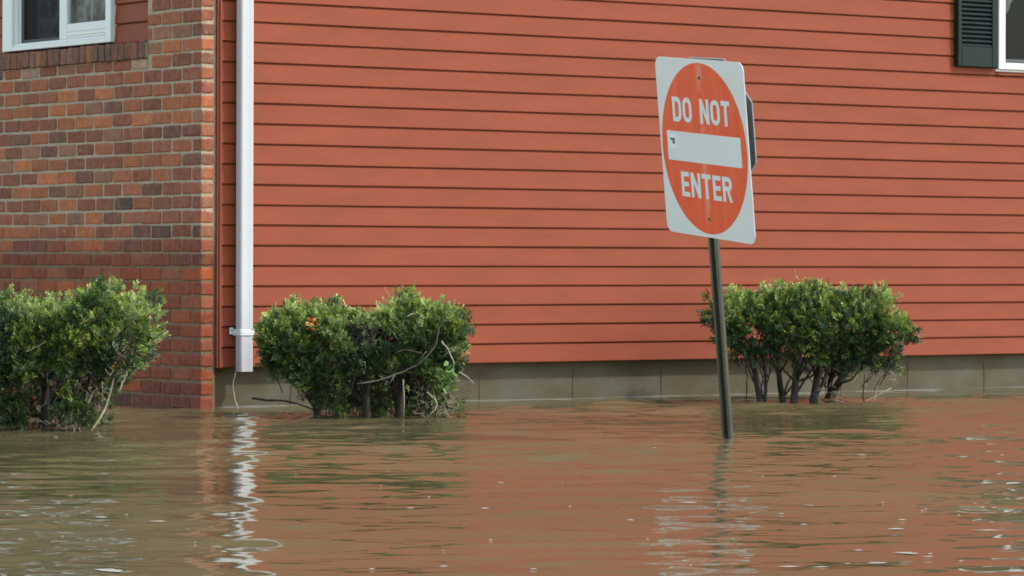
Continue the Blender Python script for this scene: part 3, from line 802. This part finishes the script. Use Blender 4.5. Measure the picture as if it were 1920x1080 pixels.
def shrub(label, bx, by, poly, depth, nspr, holes=(), seed=1, stems=(), bias=1.0, Y=None, tone=1.0, low=0.5, clear=False, dead=()):
    rnd = random.Random(seed)
    B = base(bx, by)
    root = empty('shrub', loc=B)
    tag(root, label, 'shrub', 'evergreen shrubs along the house wall')
    Yc = B.y
    xs = [p[0] for p in poly]; ys = [p[1] for p in poly]; x0, x1, y0, y1 = min(xs), max(xs), min(ys), max(ys)
    V = []; Fc = []; C = []
    mm = MB(); cnt = 0; tries = 0; Rp = 95.0
    crown_pts = []
    while cnt < nspr and tries < nspr*12:
        tries += 1
        if rnd.random() < 0.30:
            i = rnd.randrange(len(poly)); f = rnd.random(); A = poly[i]; B2 = poly[(i+1) % len(poly)]
            if rnd.random()*70 > math.hypot(A[0]-B2[0], A[1]-B2[1]): continue
            px = A[0]+(B2[0]-A[0])*f+rnd.gauss(0, 7); py = A[1]+(B2[1]-A[1])*f+abs(rnd.gauss(0, 9))*(1 if (A[1]+B2[1])*0.5 < (y0+y1)*0.5 else -1)
        else: px, py = rnd.uniform(x0, x1), rnd.uniform(y0, y1)
        jit = 10*noise.noise(Vector((px*0.045, py*0.045, seed)))+4*noise.noise(Vector((px*0.13, py*0.13, seed+3)))
        if not inside(poly, px+jit, py+jit*0.8): continue
        inh = any(inside(h, px, py) for h in holes)
        if inh and clear and rnd.random() < 0.93: continue
        d, qx, qy = edge_dist(poly, px, py)
        if d < 15 and rnd.random() < 0.93: continue
        k = min(d/Rp, 1.0); prof = math.sqrt(max(0, 1-(1-k)**2))
        # the flat sheared top keeps its depth right up to the edge
        topd = max(0.0, (qy < py)*1.0)
        hd = depth*(0.42+0.58*prof)
        sgn = -1 if rnd.random() < 0.62 else 1
        if inh: sgn = 1
        shell = 1.0-abs(rnd.gauss(0, 0.16)) if rnd.random() < 0.85 else rnd.random()
        dy = sgn*hd*max(0, shell)
        p = at(px, py, Yc); p = Vector((p.x-B.x, p.y-B.y+dy, p.z))
        c3 = p*9.0
        nv = noise.noise(Vector((c3.x, c3.y+seed*3, c3.z)))
        nv2 = noise.noise(Vector((c3.x*2.4, c3.y*2.4+seed*5, c3.z*2.4)))
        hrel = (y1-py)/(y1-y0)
        if nv+0.6*nv2 < -0.20-0.25*hrel and rnd.random() < 0.85: continue
        if hrel < low and rnd.random() > 0.30+0.7*hrel/low: continue
        # bulge the clumps out and pull the gaps in
        p.y += sgn*0.07*nv
        out = Vector(((px-qx)*-1 if False else (qx-px)*-1*0, 0, 0))
        nx, nz = (qx-px), -(qy-py); ln = math.hypot(nx, nz)+1e-6; wgt = max(0, 1-k)
        out = Vector((nx/ln*wgt, sgn*max(0.25, prof), nz/ln*wgt+0.35)).normalized()
        ci = rnd.random(); P_ = p
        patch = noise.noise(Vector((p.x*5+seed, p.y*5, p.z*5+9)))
        v0 = ci+patch*0.9+(0.38 if (qy < py and d < 38) else 0.0)-(0.16 if hrel < 0.55 else 0)  # lit crown top and shaded lower part put into the leaf colour
        tuft = (out+Vector((rnd.gauss(0, .35), rnd.gauss(0, .35), rnd.gauss(0, .3)+0.25))).normalized()
        for _t in range(5):
            cnt += 1
            p = P_+Vector((rnd.gauss(0, .012), rnd.gauss(0, .012), rnd.gauss(0, .010)))
            dirv = (tuft+Vector((rnd.gauss(0, .42), rnd.gauss(0, .42), rnd.gauss(0, .36)))).normalized()
            a = dirv.cross(Vector((rnd.random()-.5, rnd.random()-.5, rnd.random()-.5))).normalized(); bnorm = dirv.cross(a)
            L = rnd.uniform(0.026, 0.048); nl = rnd.randint(6, 9)
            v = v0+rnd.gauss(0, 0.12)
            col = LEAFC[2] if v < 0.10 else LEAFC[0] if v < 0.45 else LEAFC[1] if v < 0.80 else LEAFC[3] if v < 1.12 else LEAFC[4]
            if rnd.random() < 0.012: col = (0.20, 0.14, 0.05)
            kk = rnd.uniform(0.9, 1.5)*tone*(1+0.25*hrel); col = tuple(min(1, q*kk) for q in col)  # leaf colour also brightened upwards, towards the lit crown
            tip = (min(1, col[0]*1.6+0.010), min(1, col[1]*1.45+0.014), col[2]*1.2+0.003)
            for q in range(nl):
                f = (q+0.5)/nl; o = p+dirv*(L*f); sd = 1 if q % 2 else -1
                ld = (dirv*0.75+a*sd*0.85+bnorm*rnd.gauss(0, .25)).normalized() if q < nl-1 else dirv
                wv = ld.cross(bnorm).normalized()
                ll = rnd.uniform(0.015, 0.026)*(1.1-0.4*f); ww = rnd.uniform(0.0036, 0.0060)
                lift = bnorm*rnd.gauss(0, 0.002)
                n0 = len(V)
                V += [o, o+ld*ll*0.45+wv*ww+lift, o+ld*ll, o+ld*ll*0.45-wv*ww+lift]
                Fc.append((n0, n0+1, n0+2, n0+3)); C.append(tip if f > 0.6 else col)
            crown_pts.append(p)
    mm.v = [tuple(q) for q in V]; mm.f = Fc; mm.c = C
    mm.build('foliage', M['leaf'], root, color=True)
    # stems: tapered limbs from the water up into the crown
    for si, (sx, sy, tx, ty, rad) in enumerate(stems):
        m = MB(); b0 = base(sx, sy)-B; b0.z = -0.12
        tp = at(tx, ty, Yc); tgt = Vector((tp.x-B.x, rnd.uniform(-0.3, 0.3)*depth, tp.z))
        pts = []; n = 9; w1, w2 = rnd.uniform(0, 6), rnd.uniform(0, 6)
        for k in range(n):
            f = k/(n-1); p = b0.lerp(tgt, f)
            p += Vector((0.018*math.sin(f*5+w1), 0.018*math.sin(f*6+w2), 0.03*math.sin(f*math.pi)))*(0.3+f)
            pts.append(p)
        m.tube(pts, [rad*(1-0.68*k/(n-1)) for k in range(n)], 7)
        near = sorted(crown_pts, key=lambda q: (q-tgt).length)[:max(40, int(len(crown_pts)*0.28))]
        for q in range(11):
            st = pts[rnd.randint(2, n-1)]; e = rnd.choice(near)
            if e.z < st.z-0.12: continue
            mid = st.lerp(e, 0.5)+Vector((rnd.gauss(0, .02), rnd.gauss(0, .02), rnd.gauss(0, .015)))
            q1 = st.lerp(mid, 0.5)+Vector((rnd.gauss(0, .01), rnd.gauss(0, .01), rnd.gauss(0, .01)))
            m.tube([st, q1, mid, e], [rad*0.30, rad*0.25, rad*0.18, rad*0.08], 5)
        m.build('stem', M['stem'], root, smooth=True)
    # fine twigs through the crown
    m = MB()
    for q in range(int(nspr*0.05)):
        e = rnd.choice(crown_pts); st = Vector((e.x*0.8+rnd.gauss(0, .03), e.y*0.6, e.z-rnd.uniform(0.04, 0.16)))
        m.tube([st, st.lerp(e, .5)+Vector((rnd.gauss(0, .008), rnd.gauss(0, .008), rnd.gauss(0, .008))), e+(e-st)*0.1], [0.0028, 0.002, 0.0012], 4)
    m.build('twigs', M['stem'], root)
    # pale dead twigs and flood wrack caught low down
    if dead:
        m = MB()
        for dx, dy_, rad_, k_ in dead:
            for _ in range(k_):
                c = at(dx+rnd.gauss(0, rad_*0.5), dy_+rnd.gauss(0, rad_*0.6), Yc)-B; c = Vector((c.x, -depth*rnd.uniform(0.55, 0.95), max(c.z, 0.005)))
                th = rnd.uniform(0, 6.28); ln = rnd.uniform(0.02, 0.085); d1 = Vector((math.cos(th), rnd.gauss(0, .3), math.sin(th)*1.2)).normalized()
                d2 = (d1+Vector((rnd.gauss(0, .6), rnd.gauss(0, .4), rnd.gauss(0, .6)))).normalized(); mid = c+d1*ln*0.5; e = mid+d2*ln*0.5
                r0 = rnd.uniform(0.0009, 0.0022); m.tube([c, mid, e], [r0, r0*0.85, r0*0.4], 5)
                if rnd.random() < 0.4:
                    e2 = mid+(d1-d2*0.5+Vector((0, 0, rnd.gauss(0, .4)))).normalized()*ln*0.35; m.tube([mid, e2], [r0*0.7, r0*0.3], 4)
        m.build('dead_twigs', M['dead_twig'], root)
    return root

P1 = [(-300, 770), (-310, 640), (-240, 580), (-120, 575), (-20, 562), (8, 550), (38, 562), (100, 562), (150, 548), (195, 530), (222, 533), (234, 560),
      (262, 548), (290, 570), (303, 612), (296, 652), (276, 692), (240, 700), (225, 735), (200, 745), (192, 800), (150, 806), (118, 794), (60, 800), (0, 802), (-120, 802), (-260, 798)]
shrub('evergreen shrub in front of the brick corner, leftmost and cut by the frame edge', 60, 801, P1, 0.42, 11500, seed=3,
      holes=[[(76, 705), (120, 690), (150, 715), (120, 770), (95, 800), (70, 800)], [(150, 700), (215, 700), (205, 760), (150, 750)]],
      stems=[(85, 800, 70, 640, 0.028), (105, 798, 180, 610, 0.026), (60, 803, -20, 620, 0.024), (120, 795, 240, 620, 0.020), (-80, 800, -150, 640, 0.026)], low=0.12, dead=[(165, 785, 22, 26), (190, 730, 30, 22), (250, 660, 25, 14), (100, 770, 30, 8), (190, 620, 50, 10)])
P2 = [(487, 640), (490, 602), (515, 575), (560, 566), (600, 566), (640, 574), (680, 584), (718, 572), (745, 556), (770, 547), (792, 560), (830, 570), (857, 568),
      (872, 582), (883, 612), (876, 640), (880, 665), (862, 690), (850, 720), (840, 745), (862, 762), (860, 782), (820, 780), (780, 774), (740, 783), (690, 782), (650, 783),
      (605, 772), (575, 742), (545, 712), (505, 694), (485, 668)]
shrub('dark green shrub beside the white downspout with an orange leaf in it', 690, 780, P2, 0.40, 10500, seed=5,
      holes=[[(650, 700), (790, 690), (820, 740), (790, 770), (660, 772)], [(640, 610), (740, 610), (760, 650), (660, 655)], [(575, 745), (640, 760), (620, 785), (570, 780)]],
      stems=[(610, 780, 560, 640, 0.022), (640, 782, 600, 620, 0.024), (690, 782, 690, 620, 0.026), (740, 780, 760, 620, 0.024), (780, 778, 830, 630, 0.020)], low=0.12, dead=[(835, 755, 22, 34), (800, 725, 35, 18), (850, 640, 25, 14), (640, 640, 60, 10), (540, 750, 18, 4)])
P3 = [(1322, 556), (1350, 547), (1400, 545), (1450, 538), (1500, 527), (1560, 534), (1610, 545), (1640, 533), (1668, 540), (1672, 578), (1700, 596), (1719, 610),
      (1712, 640), (1695, 658), (1676, 662), (1682, 690), (1668, 712), (1650, 706), (1620, 690), (1590, 692), (1560, 706), (1540, 688), (1500, 684), (1460, 684), (1440, 668), (1400, 672), (1365, 664), (1340, 640), (1322, 600)]
shrub('shrub with bare dark stems behind the leaning sign post', 1500, 752, P3, 0.40, 8400, seed=9,
      holes=[[(1395, 618), (1430, 618), (1436, 642), (1400, 645)], [(1480, 652), (1525, 652), (1525, 678), (1480, 678)]],
      stems=[(1438, 758, 1390, 640, 0.019), (1432, 756, 1430, 640, 0.012), (1475, 754, 1455, 620, 0.022), (1490, 756, 1500, 600, 0.026), (1512, 755, 1560, 640, 0.030), (1530, 752, 1620, 640, 0.030), (1545, 750, 1590, 600, 0.02)], low=0.25, tone=1.1, clear=True, dead=[(1545, 740, 22, 26), (1665, 695, 14, 12), (1600, 715, 25, 10), (1690, 620, 18, 10), (1580, 600, 60, 10)])

# ------------------------------------------------------------------ dead stalks caught in the shrubs and standing in the water
def stalk(pix, Y, r, label, name='dead_stalk', cat='stalk', m_='straw', group=None, side_=()):
    pts = [at(px, py, Y+(k and random.uniform(-0.01, 0.01))) for k, (px, py) in enumerate(pix)]
    sm = []
    for i in range(len(pts)-1):
        for f in (0, .34, .67): sm.append(pts[i].lerp(pts[i+1], f)+Vector((random.gauss(0, .001), 0, random.gauss(0, .001))))
    sm.append(pts[-1]); o0 = pts[0].copy()
    m = MB(); n = len(sm); m.tube([p-o0 for p in sm], [r*0.72*(1-0.55*k/(n-1))*random.uniform(0.85, 1.15) for k in range(n)], 6)
    for br in side_:
        m.tube([at(px, py, Y)-o0 for px, py in br], [r*0.7]+[r*0.35]*(len(br)-1), 5)
    o = m.build(name, M[m_], None, smooth=True); o.location = o0
    return tag(o, label, cat, group)
Y1 = base(60, 801).y-0.30
stalk([(171, 808), (186, 785), (201, 757), (209, 728), (214, 703), (235, 697)], Y1, 0.0075, 'long pale bent stalk reaching down into water at the leftmost shrub')
stalk([(222, 735), (230, 718), (238, 702), (234, 685), (229, 674), (211, 672)], Y1-0.01, 0.006, 'hooked pale stalk curling beside a yellow leaf in the leftmost shrub')
stalk([(244, 682), (249, 664), (250, 645), (240, 650)], Y1+0.02, 0.005, 'short upright grey twig near right edge of the leftmost shrub', side_=[[(250, 645), (262, 650)], [(250, 648), (233, 656)]])
stalk([(48, 660), (66, 651), (87, 641)], Y1-0.1, 0.004, 'thin straight pale twig on the dark left face of the leftmost shrub')
stalk([(165, 757), (172, 742), (176, 733)], Y1, 0.005, 'small broken pale twig low on the leftmost shrub')
stalk([(140, 806), (146, 780), (152, 765)], Y1, 0.003, 'thin straw standing in the water under the leftmost shrub')
Y2 = base(690, 780).y-0.42
stalk([(670, 720), (710, 713), (755, 697), (785, 683), (800, 668), (815, 652), (818, 640), (824, 615), (832, 602), (846, 602)], Y2, 0.0048, 'long curved grey branch crossing the right half of the middle shrub', m_='grey_twig',
      side_=[[(785, 683), (790, 670), (800, 658)], [(740, 703), (726, 726)]])
stalk([(862, 697), (878, 708), (889, 720)], Y2, 0.0035, 'short pale twig poking out right from the middle shrub')
stalk([(800, 735), (812, 744), (820, 757), (816, 768), (806, 778)], Y2, 0.0062, 'curled pale root stalk low on the right of the middle shrub')
stalk([(756, 712), (758, 745), (757, 785)], Y2, 0.004, 'upright tan stalk standing in water below the middle shrub')
stalk([(655, 575), (668, 581), (679, 589)], Y2+0.1, 0.003, 'thin pale straw lying on top of the middle shrub')
stalk([(733, 560), (727, 549), (720, 538)], Y2+0.3, 0.0022, 'thin reddish straw rising above the middle shrub')
stalk([(763, 593), (775, 588), (780, 589)], Y2+0.05, 0.004, 'short white twig on the crest of the middle shrub')
stalk([(683, 678), (686, 690)], Y2-0.02, 0.0035, 'tiny white twig at the centre of the middle shrub')
Y3 = base(1500, 752).y
stalk([(1617, 755), (1640, 744), (1672, 727)], Y3-0.15, 0.0045, 'pale stick slanting out of the water right of the shrub behind the post')
stalk([(1638, 755), (1643, 735), (1647, 712)], Y3-0.12, 0.003, 'thin pale straw hanging into water beside the slanting stick')
stalk([(1619, 752), (1618, 738), (1620, 722), (1621, 700)], Y3-0.1, 0.0065, 'dark dead leaf stalk hanging below the shrub behind the post', m_='stem')
stalk([(1575, 750), (1577, 728), (1578, 705)], Y3-0.05, 0.0036, 'dark thin stalk in water left of the hanging dead leaf', m_='stem')
stalk([(1399, 748), (1401, 725), (1403, 700)], Y3+0.1, 0.004, 'lone dark stalk just right of the sign post by the foundation', m_='stem')
stalk([(1498, 526), (1492, 514), (1489, 505)], Y3, 0.0022, 'fine pale straw rising above the shrub behind the post', side_=[[(1495, 520), (1486, 518)]])
YW = base(447, 768).y
stalk([(447, 769), (441, 750), (437, 730), (438, 712), (442, 699)], YW, 0.0042, 'curved tan weed stalk under the downspout by the brick corner')

stalk([(472, 746), (500, 751), (530, 751), (560, 758), (596, 770)], Y2+0.25, 0.009, 'dark limb lying low over the water left of the middle shrub', m_='stem')
stalk([(541, 703), (546, 716), (549, 732)], Y2+0.2, 0.005, 'short hanging tan stalk below the left side of the middle shrub')
stalk([(828, 640), (840, 655), (852, 680), (846, 700)], Y2, 0.004, 'pale arched stem beside the light green vine leaves')
stalk([(745, 660), (760, 655), (790, 662)], Y2, 0.0035, 'thin grey twig at the centre of the middle shrub above the long branch', m_='grey_twig')
def leaves(px, py, Y, size, n, mt, name, label, cat, seed, spread=1.0, vert=1.4):
    rnd = random.Random(seed); c = at(px, py, Y); m = MB()
    for _ in range(n):
        p = Vector((rnd.gauss(0, size*0.45*spread), rnd.gauss(0, size*0.3), rnd.gauss(0, size*0.45*vert)))
        d = Vector((rnd.gauss(0, 1), rnd.gauss(0, 1), rnd.gauss(0, 1))).normalized(); a = d.cross(Vector((rnd.gauss(0, 1), rnd.gauss(0, 1), rnd.gauss(0, 1)))).normalized()
        l = size*rnd.uniform(0.6, 1.0); ww = l*0.32; up = d.cross(a)*l*0.1
        m.add([p, p+d*l*0.35+a*ww+up, p+d*l*0.75+a*ww*0.7+up, p+d*l, p+d*l*0.75-a*ww*0.7+up, p+d*l*0.35-a*ww+up, p+d*l*0.5], [(0, 1, 6), (1, 2, 6), (2, 3, 6), (3, 4, 6), (4, 5, 6), (5, 0, 6)])
    o = m.build(name, mt, None); o.location = c
    return tag(o, label, cat)
leaves(583, 606, Y2-0.02, 0.026, 12, M['orange_leaf'], 'dead_leaf', 'bright orange leaf cluster caught near the top left of the middle shrub', 'leaf', 2)
leaves(219, 686, Y1-0.02, 0.026, 9, M['yellow_leaf'], 'dead_leaf', 'yellow orange leaf low on the right of the leftmost shrub', 'leaf', 4, vert=0.8)
M['vine_leaf'] = mat('vine_leaf', (0.16, 0.27, 0.08), 0.45, var=0.3, scale=40)
leaves(838, 706, Y2-0.02, 0.042, 46, M['vine_leaf'], 'vine', 'light green leafy vine trailing on the right side of the middle shrub', 'vine', 6, vert=1.6, spread=1.1)
